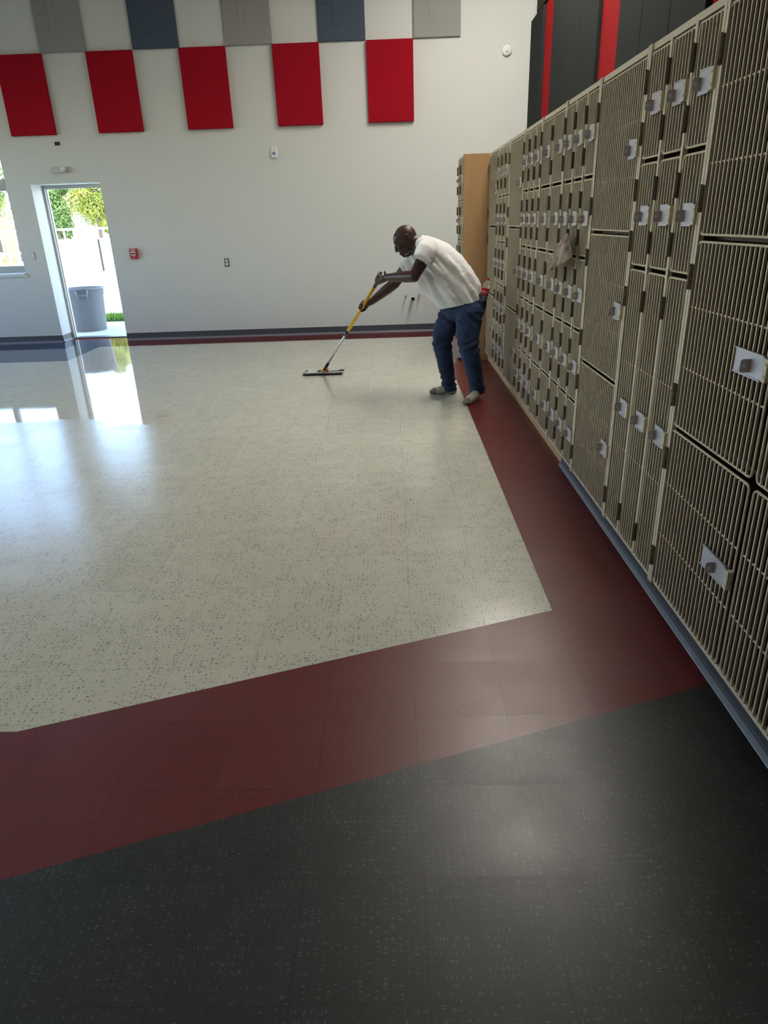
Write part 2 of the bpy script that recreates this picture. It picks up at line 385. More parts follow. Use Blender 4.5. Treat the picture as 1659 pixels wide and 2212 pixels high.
# ------------------------------------------------------------------ acoustic panels on the back wall
def ac_panel(x, z, w, h, m, label, name='acoustic_panel', strips=False, group=None, t=.055):
    r = empty(name, (x, YB - .0015, z)); tag(r, label, 'acoustic panel', group)
    p = MB().box(-w / 2, w / 2, -t, 0, 0, h).build('fabric_board', m, r); bevel(p, .008, 3)
    if strips:
        for a, b_, z0 in ((.065 - w / 2, .155 - w / 2, .40), (.20 - w / 2, .275 - w / 2, .17)):
            e = MB().box(a, b_, -t - .006, -t - .0002, z0, h - .06).build('raised_strip', m, r); bevel(e, .002)
    return r
reds = [(-4.81, 'far left'), (-3.61, 'second from left'), (-2.39, 'middle'), (-1.17, 'second from right'), (.055, 'far right')]
for x, n in reds:
    ac_panel(x, 2.76, .61, .935, M['red_fab'], 'red fabric acoustic panel on white wall, %s of the red row' % n, group='red wall panels')
ups = [(-4.21, 'grey_fab', 'light grey', 'leftmost grey one of the upper row'), (-2.99, 'navy_fab', 'slate blue', 'left one of the two blue ones'),
       (-1.775, 'grey_fab', 'light grey', 'middle of the upper row'), (-.56, 'navy_fab', 'slate blue', 'right one of the two blue ones'),
       (.67, 'grey_fab', 'light grey', 'rightmost of the upper row')]
for x, m, c, n in ups:
    ac_panel(x, 3.70, .61, .93, M[m], '%s fabric acoustic panel with raised strips, %s' % (c, n), strips=True, group='upper wall panels', t=.03)

# panels on the right wall, above the lockers
def side_panel(y0, y1, z0, z1, t, m, label, grp):
    o = MB().box(-t, 0, -(y1 - y0) / 2 + .002, (y1 - y0) / 2 - .002, 0, z1 - z0).build('wall_panel', m, loc=(XR - .001, (y0 + y1) / 2, z0))
    bevel(o, .006, 2); tag(o, label, 'acoustic panel', grp)
ys = [(10.52, 9.76, 'c', 'charcoal fabric wall panel in the corner, next to the white back wall'),
      (9.74, 9.18, 'r', 'narrow red wall panel nearest the corner, between charcoal panels'),
      (9.18, 8.55, 'c', 'charcoal wall panel directly right of the red panel nearest the corner'),
      (8.55, 7.90, 'c', 'charcoal wall panel, second to the right of the first red panel'),
      (7.90, 7.245, 'c', 'charcoal wall panel just left of the second red panel'),
      (7.225, 6.61, 'r', 'red wall panel with charcoal on both sides, second from the corner'),
      (6.61, 6.03, 'c', 'charcoal wall panel just right of the second red panel'),
      (6.03, 5.44, 'c', 'charcoal wall panel in the middle between second and third red panels'),
      (5.44, 4.85, 'c', 'charcoal wall panel just left of the third red panel'),
      (4.83, 4.2, 'r', 'red wall panel peeking above the lockers at the top edge of the photo')]
for a, b_, c, lb in ys:
    if c == 'c': side_panel(b_, a, 2.18, 3.83, .08, M['char_fab'], lb, 'charcoal panels above the lockers')
    else: side_panel(b_, a, 2.18, 3.83, .05, M['red_fab2'], lb, 'red panels above the lockers')
o = MB().box(-.06, 0, -3.6, 0, 0, .9).build('wall_panel', M['brown_fab'], loc=(XR - .001, 10.28, 3.86)); bevel(o, .006)
tag(o, 'dark brown panel high up above the charcoal corner panel', 'acoustic panel')

# ------------------------------------------------------------------ small wall devices
def text_obj(name, s, size, m, parent, loc, rot=(R(90), 0, 0), ext=.0006, align='CENTER', shear=0):
    cu = bpy.data.curves.new(name, 'FONT'); cu.body = s; cu.size = size; cu.extrude = ext; cu.align_x = align; cu.align_y = 'CENTER'; cu.shear = shear
    tmp = bpy.data.objects.new(name, cu); me = bpy.data.meshes.new_from_object(tmp); bpy.data.objects.remove(tmp); bpy.data.curves.remove(cu)
    me.materials.clear(); me.materials.append(m)
    o = link(name, me, parent, loc=loc); o.rotation_euler = rot; return o
YF = YB - .0008
r = empty('smoke_detector', (1.578, YF, 3.525)); tag(r, 'round white detector on the white wall left of the charcoal panels', 'detector')
Mx = Matrix.Rotation(R(90), 4, 'X')
MB().lathe([(.062, 0), (.062, .02), (.052, .03), (.035, .034), (.03, .03)], 28, Mx).build('housing', M['white_pl'], r, True)
MB().lathe([(.022, .030), (.022, .048), (.014, .052)], 20, Mx).build('sensor_cap', M['white_pl'], r, True)
r = empty('alarm_strobe', (-1.56, YF, 2.385)); tag(r, 'small white wall box with a blue round mark below the red panels', 'alarm')
bevel(MB().box(-.045, .045, -.035, 0, 0, .135).build('housing', M['white_pl'], r), .012, 3)
bevel(MB().box(-.03, .032, -.043, -.034, .02, .115).build('front_plate', M['white_pl'], r), .006)
MB().lathe([(.019, .043), (.019, .046), (.001, .0465)], 20, Mx @ Matrix.Translation((-.003, .055, 0))).build('round_mark', M['blue'], r)
MB().lathe([(.007, .0465), (.007, .0475), (.001, .0476)], 12, Mx @ Matrix.Translation((.002, .058, 0))).build('glint_mark', M['white_pl'], r)
r = empty('fire_alarm_pull', (-3.72, YF, 1.15)); tag(r, 'small red fire alarm pull box on the wall right of the door', 'fire alarm')
bevel(MB().box(-.055, .055, -.045, 0, 0, .14).build('housing', M['red_pl'], r), .005)
text_obj('lettering', 'FIRE', .036, M['white_pl'], r, (0, -.0456, .118))
bevel(MB().box(-.032, .032, -.056, -.0455, .045, .098).build('pull_handle', M['white_pl'], r), .003)
MB().box(-.026, .026, -.0575, -.0562, .062, .082).build('handle_slot', M['black'], r)
text_obj('lettering', 'PULL', .018, M['white_pl'], r, (0, -.0456, .025))
r = empty('power_outlet', (-2.39, YF, 1.0)); tag(r, 'grey double power outlet on the wall right of the alarm pull', 'outlet')
bevel(MB().box(-.036, .036, -.008, 0, 0, .115).build('cover_plate', M['steel'], r), .002)
for z in (.035, .08): bevel(MB().box(-.017, .017, -.013, -.0082, z - .015, z + .015).build('socket', M['white_pl'], r), .003)
r = empty('light_switch', (-5.20, YF, 1.18)); tag(r, 'pale grey light switch plate on the wall between window and door', 'switch')
bevel(MB().box(-.03, .03, -.008, 0, 0, .115).build('cover_plate', M['trim'], r), .002)
bevel(MB().box(-.012, .012, -.014, -.0082, .03, .085).build('rocker', M['white_pl'], r), .002)
r = empty('door_holder_bracket', (-4.57, YF, 2.30)); tag(r, 'white wall bracket tray mounted above the open doorway', 'bracket')
bevel(MB().box(-.12, .12, -.01, 0, 0, .075).build('back_plate', M['trim'], r), .002)
bevel(MB().box(-.11, .09, -.10, -.0102, 0, .02).build('tray', M['trim'], r), .003)
bevel(MB().box(.05, .095, -.08, -.0102, .021, .065).build('end_block', M['white_pl'], r), .003)
r = empty('junction_box', (-4.53, YF, 2.635)); tag(r, 'small open dark junction hole with wire stub above the doorway', 'junction box')
MB().box(-.036, .036, -.004, 0, 0, .045).build('box_opening', M['black'], r)
MB().tube([(0, -.004, .02), (.012, -.03, .025), (.02, -.03, .012)], .006, 8).build('wire_stub', M['red_pl'], r, True)
r = empty('drain_pipe_stub', (.305, YF, .475)); tag(r, 'thick black drain pipe stub sticking out of the wall, between two thin stubs', 'pipe')
MB().lathe([(.04, 0), (.04, .006), (.024, .008)], 24, Mx).build('escutcheon', M['white_pl'], r)
MB().lathe([(.021, .004), (.021, .11), (.026, .11), (.026, .14), (.018, .141), (.018, .12)], 24, Mx).build('pipe', M['black'], r, True)
MB().lathe([(.0275, .095), (.0275, .11)], 24, Mx).build('collar', M['white_pl'], r, True)
for x, z, lb in ((.20, .505, 'left of the black drain stub'), (.405, .52, 'right of the black drain stub')):
    r = empty('water_pipe_stub', (x, YF, z)); tag(r, 'thin capped water pipe stub on the wall, ' + lb, 'pipe', 'thin pipe stubs')
    MB().lathe([(.009, 0), (.009, .08), (.012, .08), (.012, .1), (.003, .104)], 14, Mx).build('pipe', M['steel'], r, True)
    MB().tube([(0, -.085, 0), (0, -.085, .022)], .005, 8).build('valve_stem', M['steel'], r)
# ------------------------------------------------------------------ lockers
XF = 1.077
PIT = .029
_cache = {}
def door_mesh(w, h):
    key = (round(w, 3), round(h, 3))
    if key in _cache: return _cache[key]
    mb = MB(); c = .018; d_ = .007
    # rounded outline rod
    pts = []
    for cx, cy, a0 in ((w - c, h - c, 0), (c, h - c, 90), (c, c, 180), (w - c, c, 270)):
        for k_ in range(5):
            a = R(a0 + k_ * 22.5); pts.append((.005, cx + c * math.cos(a), cy + c * math.sin(a)))
    mb.tube(pts, .0042, 6, closed=True)
    n = max(3, round(w / PIT)); p = w / n
    for i in range(1, n):
        y = i * p; mb.box(0, d_, y - .003, y + .003, .004, h - .004)
    nh = 2 if h > .55 else 0
    for i in range(nh):
        z = h * (i + 1) / (nh + 1)
        mb.tube([(.008, .002, z), (.008, w - .002, z)], .0034, 6)
    me = mb.mesh('door_grille', M['wire']); _cache[key] = me; return me
def hinge_mesh():
    if 'h' not in _cache:
        mb = MB(); mb.box(-.007, .004, -.009, .009, 0, .085); mb.tube([(-.008, 0, 0), (-.008, 0, .088)], .006, 8)
        for z in (.02, .047, .075): mb.tube([(-.004, -.008, z), (-.009, -.008, z)], .003, 6)
        _cache['h'] = mb.mesh('hinge', M['hinge'])
    return _cache['h']
def latch_meshes():
    if 'l' not in _cache:
        pl = MB(); pl.box(-.008, -.004, -.045, .045, -.038, .038); pl.box(-.012, -.004, -.045, .045, .034, .038); pl.box(-.012, -.004, -.045, .045, -.038, -.034)
        pm = pl.mesh('latch_plate', M['silver'])
        # padlock staple: flat ring standing out from the plate
        st = MB(); pts = []
        a0 = [(-.006, -.025), (-.038, -.025), (-.045, -.018), (-.045, .018), (-.038, .025), (-.006, .025)]
        N = len(a0); hole = [(-.0265 + .008 * math.cos(t_), .008 * math.sin(t_)) for t_ in [2 * math.pi * q / 10 for q in range(10)]]
        # plate with hole: two thin leaves
        vs = []
        for yy in (.026, .031):
            for x_, z_ in a0: vs.append((x_, yy, z_))
        st.add(vs, [tuple(range(N)), tuple(range(2 * N - 1, N - 1, -1))] + [(i, (i + 1) % N, N + (i + 1) % N, N + i) for i in range(N)])
        sm = st.mesh('latch_staple', M['staple'])
        rv = MB(); rv.tube([(-.027, .0255, 0), (-.027, .0315, 0)], .0065, 12); rm = rv.mesh('latch_eye', M['silver'])
        tb = MB(); tb.box(-.014, .004, -.011, .011, -.033, .033)
        for z in (-.018, .018): tb.box(-.016, -.013, -.005, .005, z - .004, z + .004)
        tm = tb.mesh('strike_tab', M['lam'])
        _cache['l'] = (pm, sm, rm, tm)
    return _cache['l']
GAP = .012
def add_door(cab, oy, y0, y1, z0, z1, hinge_far=True, latch=True, wide=False):
    """door between y0 and y1 (world); cab at local origin (XFc, oy, 0)"""
    w = y1 - y0 - 2 * GAP; h = z1 - z0 - 2 * GAP
    d = link('door', door_mesh(w, h), cab); d.location = (-.002, y0 + GAP - oy, z0 + GAP)
    hy = w + GAP * .6 if hinge_far else -GAP * .6
    hs = (.05, h - .14) if h < .6 else (.07, h - .16)
    for z in hs:
        q = link('hinge', hinge_mesh(), d); q.location = (-.004, hy, z)
    if latch:
        pm, sm, rm, tm = latch_meshes()
        s = 1 if hinge_far else -1
        ly = .068 if hinge_far else w - .068
        lz = h * .5
        lp = link('latch_plate', pm, d); lp.location = (0, ly + (.045 if wide else 0), lz); lp.scale = (1, 1.9 if wide else 1, 1)
        a = link('latch_staple', sm, d); a.scale = (.85, 1, .8); a.location = (0, ly + .004, lz - .004)
        a = link('latch_eye', rm, d); a.location = (0, ly + .004, lz - .004)
        t_ = link('strike_tab', tm, d); t_.location = (-.001, ly - .064 * s, lz)
    return d
CAB_D = .84
def cabinet(y0, y1, cols, rows, label, xf=XF, depth=CAB_D, group='instrument lockers along the right wall', pair=False):
    c = empty('instrument_locker', (xf, y0, 0)); tag(c, label, 'locker', group)
    w = y1 - y0; z0, z1 = rows[0], rows[-1]; t = .021
    fr = MB()
    for xa, xb, mi in ((-.005, .014, 0), (.014, depth, 1)):       # laminate edge, inside darkened as painted shade
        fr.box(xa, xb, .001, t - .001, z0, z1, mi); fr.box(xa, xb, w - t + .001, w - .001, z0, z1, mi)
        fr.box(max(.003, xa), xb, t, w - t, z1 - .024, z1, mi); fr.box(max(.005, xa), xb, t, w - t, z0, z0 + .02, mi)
    fr.build('cabinet_frame', [M['lam'], M['lam_shade']], c)
    MB().box(depth - .012, depth - .001, t, w - t, z0 + .02, z1 - .024).build('back_panel', M['lam_shade'], c)
    ce = [y0 + w * i / cols for i in range(cols + 1)]
    nd = cols if not pair else 1
    for i in range(1, cols):
        if pair: continue
        dm = MB()
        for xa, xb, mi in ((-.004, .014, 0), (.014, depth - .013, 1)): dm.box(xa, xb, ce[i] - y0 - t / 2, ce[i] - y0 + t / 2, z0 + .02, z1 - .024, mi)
        dm.build('divider', [M['lam'], M['lam_shade']], c)
    for z in rows[1:-1]:
        for i in range(nd):
            a, b_ = (ce[i] - y0, ce[i + 1] - y0) if not pair else (0, w)
            MB().box(.06, depth - .014, a + t, b_ - t, z - .008, z + .008).build('shelf', M['lam_shade'], c)
    for i in range(cols):
        for j in range(len(rows) - 1):
            add_door(c, y0, ce[i] + (.004 if i else .006), ce[i + 1] - .004, rows[j] + (.004 if j == 0 else 0), rows[j + 1] - (.024 if j == len(rows) - 2 else 0),
                     hinge_far=not (pair and i == 0), latch=not (pair and i == 0), wide=pair)
    return c
R3 = [.082, .77, 1.45, 2.16]; R5 = [.082, .50, .915, 1.312, 1.722, 2.16]; RN = [.082, 1.316, 1.735, 2.16]
cabinet(1.30, 2.588, 2, R3, 'beige double-door wire locker cut by the right photo edge, with wide compartments', pair=True)
cabinet(2.590, 3.282, 3, RN, 'beige wire locker with three narrow columns and long bottom doors')
cabinet(3.284, 3.980, 1, R3, 'beige wire locker with three wide stacked doors, the nearest single-column one')
cabinet(3.982, 4.692, 3, R5, 'beige wire locker with fifteen small doors, the nearest of these, with a rag on it')
cabinet(4.694, 5.388, 2, R5, 'beige wire locker with two columns of five medium doors')
cabinet(5.390, 6.058, 3, R5, 'beige wire locker with fifteen small doors, middle one of its kind')
cabinet(6.060, 6.748, 1, R3, 'beige wire locker with three wide doors, second single-column one along the row')
cabinet(6.750, 7.442, 3, R5, 'beige wire locker with fifteen small doors, the farthest of these')
cabinet(7.444, 8.082, 1, R3, 'beige wire locker with three wide doors, last one beside the maple side panel')
fc_ = cabinet(8.115, 8.70, 2, R5, 'beige wire locker in the far corner, standing forward of the row, with maple side', xf=.80, depth=1.12)
sp = MB(); sp.box(.0, 1.12, -.020, -.001, .0, 2.16)
sp.build('side_panel', M['maple'], fc_)
MB().box(.085, .10, 0, .58, 0, .080).build('plinth', M['maple2'], fc_)
# notch for the toe kick
o = MB().box(0, XR - 1.107 - .03, 0, 3.75, 0, .080).build('locker_plinth', M['maple2'], loc=(1.107, 4.342, 0))
tag(o, 'long maple plinth under the far half of the locker row', 'plinth')
o = MB().box(0, XR - 1.107 - .03, 0, 3.12, 0, .080).build('locker_plinth', M['vbase'], loc=(1.109, 1.22, 0))
tag(o, 'grey plinth under the near half of the locker row', 'plinth')

# rag
rg = MB(); NU, NVv = 26, 30
cl = []
AP = V((1.022, 4.275, 1.440)); ED = [V((1.015, 4.70, 1.272)), V((1.0, 4.56, 1.262)), V((.995, 4.44, 1.228)), V((.99, 4.30, 1.262)), V((1.0, 4.17, 1.285)), V((1.02, 4.10, 1.335))]
for j in range(NVv + 1):
    t_ = j / NVv
    for i in range(NU + 1):
        s_ = i / NU; q_ = s_ * 4.999; a_ = int(q_); e_ = ED[a_].lerp(ED[a_ + 1], q_ - a_)
        p = AP.lerp(e_, t_) + V((0, .03 * (.5 - s_), 0)) * (1 - t_)
        p.x += -.022 * math.sin(math.pi * s_) * math.sin(math.pi * min(1, t_ * .8)) + (.014 * math.sin(s_ * 21 + 1.5 * t_) + .010 * noise.noise(V((s_ * 5, t_ * 5, 2)))) * t_
        p.z += .006 * math.sin(s_ * 30) * t_
        cl.append(tuple(p))
fs = [(j * (NU + 1) + i, j * (NU + 1) + i + 1, (j + 1) * (NU + 1) + i + 1, (j + 1) * (NU + 1) + i) for j in range(NVv) for i in range(NU)]
rg.add(cl, fs); ro = rg.build('cleaning_rag', M['rag'], smooth=True); m_ = ro.modifiers.new('s', 'SOLIDIFY'); m_.thickness = .004
tag(ro, 'crumpled brown stained rag hanging from a locker latch', 'rag')
# ------------------------------------------------------------------ person mopping
def fuse(name, mb, mats, parent, voxel, smooth_it=4, disp=None, pick=None):
    """join overlapping volumes into one continuous surface"""
    me = mb.mesh(name + '_raw'); o = bpy.data.objects.new(name, me); col.objects.link(o)
    m = o.modifiers.new('r', 'REMESH'); m.mode = 'VOXEL'; m.voxel_size = voxel; m.use_smooth_shade = True
    s = o.modifiers.new('s', 'SMOOTH'); s.factor = .5; s.iterations = smooth_it
    bpy.context.view_layer.update()
    dg = bpy.context.evaluated_depsgraph_get()
    nm = bpy.data.meshes.new_from_object(o.evaluated_get(dg)); bpy.data.objects.remove(o); bpy.data.meshes.remove(me)
    nm.name = name; nm.materials.clear()
    for x in (mats if isinstance(mats, (list, tuple)) else [mats]): nm.materials.append(x)
    if disp:
        nr = [v.normal.copy() for v in nm.vertices]
        for v, n in zip(nm.vertices, nr): v.co = v.co + n * disp(v.co, n)
    if pick:
        for p in nm.polygons: p.material_index = pick(p.center, p.normal)
    nm.update()
    return link(name, nm, parent, True)
PO = V((.62, 6.3, 0))
per = empty('person', PO); tag(per, 'man in white T-shirt and blue jeans bending forward to mop in his socks', 'person')
class PB(MB):
    """shapes given in room coordinates, stored relative to the person's base"""
    def mesh(s, name, mats=()):
        s.v = [tuple(V(v) - PO) for v in s.v]; return MB.mesh(s, name, mats)
pole_a = V((-.772, 7.523, .045)); pole_b = V((-.097, 6.38, 1.085)); ax = (pole_b - pole_a).normalized()
LEN = (pole_b - pole_a).length
def on_pole(t_): return pole_a + (pole_b - pole_a) * t_
# head frame
HC_ = V((.128, 6.38, 1.385)); yw = R(8)
Fw = V((-.878 * math.cos(yw), .878 * math.sin(yw), -.478)).normalized()
Ls = V((-math.sin(yw), -math.cos(yw), 0)).normalized()      # towards his left ear (camera side)
Up = Fw.cross(Ls) ; Up = Up if Up.z > 0 else -Up
def hp(f_, u_, l_=0): return HC_ + Fw * f_ + Up * u_ + Ls * l_
HM = Matrix((Fw, Ls, Up)).transposed()
body = PB()
body.ball(hp(-.012, .018), (.098, .079, .096), HM, 28, 20)
body.ball(hp(.035, .035), (.060, .066, .058), HM, 24, 16)
body.ball(hp(.036, -.045), (.060, .058, .080), HM, 24, 16)
body.ball(hp(.012, -.075), (.066, .060, .050), HM, 20, 14)
body.ball(hp(.066, -.108), (.024, .026, .020), HM)            # chin
body.ball(hp(.088, .028), (.016, .050, .010), HM)             # brow ridge
for s in (-1, 1):
    body.ball(hp(.060, -.036, s * .040), (.030, .022, .026), HM)   # cheeks
    body.ball(hp(.082, .004, s * .031), (.014, .016, .010), HM)  # eyelids
    body.limb([hp(.0, -.118, s * .048), hp(.045, -.12, s * .034)], [.020, .018], 12)
    body.ball(hp(.098, -.048, s * .014), (.014, .011, .010), HM)  # nostril wings
    # ear: rim, lobe, plate
    e = [hp(-.030 + .022 * math.cos(a) - .004, -.006 + .034 * math.sin(a), s * (.078 + .010 * (math.cos(a) < 0))) for a in [R(q) for q in range(-60, 241, 30)]]
    body.tube(e, .0048, 8); body.ball(hp(-.028, -.006, s * .074), (.018, .008, .028), HM); body.ball(hp(-.020, -.038, s * .077), (.010, .006, .010), HM)
    body.ball(hp(-.012, -.008, s * .080), (.005, .005, .009), HM)
body.limb([hp(.094, .012), hp(.104, -.018), hp(.112, -.042)], [.0095, .012, .0145], 12)   # nose
body.ball(hp(.090, -.076), (.014, .026, .009), HM); body.ball(hp(.086, -.090), (.014, .023, .009), HM)  # lips
# neck and trunk (under the shirt)
NB = V((.262, 6.365, 1.325)); PEL = V((.625, 6.25, .83))
body.limb([hp(-.045, -.055), V((.235, 6.37, 1.355)), V((.29, 6.35, 1.30))], [.066, .064, .075], 20)
body.limb([V((.30, 6.34, 1.28)), V((.40, 6.31, 1.16)), V((.49, 6.28, 1.03)), V((.58, 6.26, .92)), V((.63, 6.25, .84))], [.12, .14, .14, .125, .11], 20)
SHN, ELN, WRN = V((.315, 6.17, 1.300)), V((.190, 6.08, 1.100)), V((-.018, 6.282, 1.085))
SHF, ELF, WRF = V((.225, 6.52, 1.255)), V((.030, 6.60, 1.010)), V((-.190, 6.655, .850))
body.limb([V((.32, 6.30, 1.29)), SHN], [.09, .07], 16); body.limb([V((.30, 6.38, 1.27)), SHF], [.09, .068], 16)
def arm(sh, el, wr, hand):
    body.limb([sh, sh.lerp(el, .45), el], [.062, .056, .046], 16)
    body.limb([el, el.lerp(wr, .3), el.lerp(wr, .75), wr, wr.lerp(hand, .35)], [.048, .049, .039, .0325, .030], 16)
# hands: palm beside the pole, four fingers curling round it one way, the thumb the other way
def hand(wr, centre, toward, spread, A0, thumb, k=1.1):
    d = (wr - centre); d = (d - ax * d.dot(ax)).normalized()          # from pole to wrist side
    t = ax.cross(d).normalized()
    if t.dot(V(toward)) < 0: t = -t
    Rp = .0165
    def ring(s_, ang, rr): return centre + ax * s_ + (d * math.cos(R(ang)) + t * math.sin(R(ang))) * rr
    offs = [(-.034 * k, .0086 * k, .92), (-.0115 * k, .0092 * k, 1.0), (.011 * k, .0090 * k, .97), (.0325 * k, .0078 * k, .85)]
    if spread < 0: offs = [(-a, r_, l_) for a, r_, l_ in offs]
    for s_, r_, l_ in offs:
        kn = ring(s_, A0, Rp + .020)
        body.limb([wr.lerp(kn, .15) , wr.lerp(kn, .55) + t * .006, kn], [.021 * k, .0175 * k, r_ + .0045], 12)   # metacarpal
        A = [A0, A0 + 48 * l_, A0 + 98 * l_, A0 + 145 * l_, A0 + 185 * l_]
        body.limb([ring(s_, a, Rp + rr) for a, rr in zip(A, (.020, .016, .011, .009, .008))], [r_ + .003, r_ + .0015, r_, r_ - .0006, r_ - .0015], 10)
    sT = offs[0][0]
    base = wr.lerp(ring(sT * .5, -5, Rp + .012), .40)
    body.limb([base, ring(sT * thumb[0], -10, Rp + .020), ring(sT * thumb[1], -55, Rp + .012), ring(sT * thumb[2], -100, Rp + .010)], [.018, .0145, .0118, .0098], 12)
HN = on_pole(.993); HF = on_pole(.735)
arm(SHN, ELN, WRN, HN); arm(SHF, ELF, WRF, HF)
hand(WRN.lerp(HN, .10), HN, (.1, -1, .2), -1, 42, (.9, 1.35, 1.6), 1.18)
hand(WRF.lerp(HF, .10), HF, (-.1, 1, 0), 1, 40, (.8, 1.1, 1.3), 1.1)
# legs inside the jeans, ankles
LEGN = [V((.672, 6.15, .79)), V((.655, 6.12, .60)), V((.664, 6.10, .49)), V((.700, 6.13, .36)), V((.735, 6.17, .21)), V((.762, 6.20, .085))]
LEGF = [V((.545, 6.36, .77)), V((.463, 6.40, .585)), V((.450, 6.42, .485)), V((.478, 6.44, .33)), V((.507, 6.455, .18)), V((.527, 6.465, .07))]
body.limb(LEGN, [.09, .072, .06, .055, .042, .038], 16); body.limb(LEGF, [.09, .072, .06, .055, .042, .038], 16)
def foot(pts, rad):
    body.limb(pts, [r_ * .86 for r_ in rad], 12)
FN_ = [V((.775, 6.215, .075)), V((.745, 6.165, .060)), V((.700, 6.095, .042)), V((.660, 6.035, .030)), V((.632, 5.995, .022))]
FF_ = [V((.560, 6.470, .036)), V((.510, 6.468, .045)), V((.450, 6.465, .036)), V((.395, 6.463, .028)), V((.358, 6.462, .022))]
foot(FN_, [.036, .036, .034, .034, .022]); foot(FF_, [.036, .036, .034, .034, .022])
fuse('body', body, [M['skin'], M['lip']], per, .0042, 3)
for s in (-1, 1):
    eb = PB(); eb.ball(hp(.085, .002, s * .031), (.0115, .0125, .0085), HM); eb.build('eye', M['eye'], per, True)

# shirt
sh = PB()
LT = V((-.30, .954, 0)).normalized()
rings = [((.600, 6.25, .845), (.172, .0, .050), .200), ((.575, 6.255, .895), (.190, 0, .055), .205), ((.543, 6.26, .955), (.208, 0, .062), .212), ((.477, 6.28, 1.061), (.210, 0, .083), .215),
         ((.413, 6.30, 1.161), (.186, 0, .088), .208), ((.350, 6.33, 1.255), (.142, 0, .088), .195), ((.300, 6.345, 1.306), (.100, 0, .078), .165), ((.252, 6.36, 1.342), (.064, 0, .070), .105), ((.228, 6.366, 1.356), (.052, 0, .060), .080), ((.218, 6.37, 1.362), (.046, 0, .054), .072)]
dense = []
for i in range(len(rings) - 1):
    for q in range(3):
        f_ = q / 3; a, b_ = rings[i], rings[i + 1]
        dense.append((V(a[0]).lerp(V(b_[0]), f_), LT * (a[2] + (b_[2] - a[2]) * f_), V(a[1]).lerp(V(b_[1]), f_)))
dense.append((V(rings[-1][0]), LT * rings[-1][2], V(rings[-1][1])))
sh.loft(dense, 40)
def sleeve(a, b_, c, r0, r1, r2):
    sh.tube([a, a.lerp(b_, .5), b_, b_.lerp(c, .5), c], [r0, (r0 + r1) / 2, r1, (r1 + r2) / 2, r2], 28); sh.ball(a, r0, n=20, m=14)
sleeve(V((.318, 6.205, 1.312)), V((.290, 6.135, 1.285)), V((.250, 6.098, 1.220)), .088, .086, .080)
sh.ball((.270, 6.27, 1.348), (.060, .07, .055)); sh.ball((.250, 6.43, 1.325), (.060, .07, .055))
sleeve(V((.285, 6.46, 1.260)), V((.205, 6.53, 1.215)), V((.118, 6.565, 1.130)), .090, .080, .072)
def shirt_fold(co, n):
    p = co + PO
    # drapes run from shoulder to hem
    T_ = V((.56, -.17, -.81)); Dd = V((.80, .1, .55)); s_ = p.dot(T_); q_ = p.dot(Dd)
    w_ = max(0, min(1, (1.33 - p.z) / .15))
    low = max(0, min(1, (1.08 - p.z) / .2))
    r_ = .0105 * math.sin(q_ * 60 + 3.5 * noise.noise(V((s_ * 3, q_ * 5, 1))) + s_ * 6) * (.35 + .65 * low)
    r_ += .018 * noise.noise(V((s_ * 3.5, q_ * 20, p.y * 9))) + .004 * noise.noise(p * 30)
    ap = (p - V((.36, 6.12, 1.16))).length
    r_ += .007 * math.sin((p.z + p.x) * 95) * max(0, 1 - ap / .14)
    return r_ * w_ * max(.25, min(1, (p.z - .80) / .12))
sho = fuse('shirt', sh, M['shirt'], per, .0065, 8, shirt_fold)
for v in sho.data.vertices:            # straight hem
    p = v.co + PO; zh = .812 + .25 * (p.x - .42) + .004 * math.sin(p.y * 22 + p.x * 14)
    if p.z < zh: v.co.z += (zh - p.z) * .97
# sleeve hems
for c, a, r_ in ((V((.250, 6.100, 1.222)), (V((.250, 6.100, 1.222)) - V((.300, 6.135, 1.275))).normalized(), .078), (V((.118, 6.565, 1.130)), (V((.118, 6.565, 1.130)) - V((.205, 6.53, 1.215))).normalized(), .071)):
    pass
# jeans
jn = PB()
LP = V((-.45, .893, 0)).normalized()
jr = [((.628, 6.245, .925), (.150, 0, .035), .160), ((.640, 6.24, .87), (.165, 0, .02), .172), ((.632, 6.245, .81), (.158, 0, .0), .180), ((.615, 6.255, .75), (.145, 0, 0), .172), ((.600, 6.26, .71), (.11, 0, 0), .13)]
jn.loft([(V(c), LP * w_, V(d_)) for c, d_, w_ in jr], 32)
jn.ball((.735, 6.20, .83), (.085, .10, .10)); jn.ball((.68, 6.31, .82), (.085, .09, .10))
jn.limb([LEGN[0], LEGN[0].lerp(LEGN[1], .4), LEGN[1], LEGN[2], LEGN[3], LEGN[4], V((.752, 6.192, .125)), V((.762, 6.20, .098))], [.122, .114, .102, .090, .080, .071, .066, .071], 24)
jn.limb([LEGF[0], LEGF[0].lerp(LEGF[1], .4), LEGF[1], LEGF[2], LEGF[3], LEGF[4], V((.519, 6.46, .098)), V((.524, 6.463, .077))], [.118, .110, .101, .089, .077, .069, .066, .070], 24)
def jean_fold(co, n):
    p = co + PO
    r_ = .0045 * noise.noise(p * 14) + .002 * noise.noise(p * 40)
    low = max(0, min(1, (.26 - p.z) / .14)); kn = max(0, 1 - abs(p.z - .49) / .13)
    r_ += .0075 * low * math.sin(p.z * 118 + 4 * noise.noise(p * 8) + p.x * 18)
    r_ += .0060 * kn * math.sin(p.z * 88 - p.x * 45 + 3 * noise.noise(p * 7))
    r_ += .006 * max(0, 1 - abs(p.z - .73) / .1) * math.sin(p.z * 70 + p.x * 60 + 2 * noise.noise(p * 6))
    return r_
fuse('jeans', jn, M['jeans'], per, .0065, 6, jean_fold)
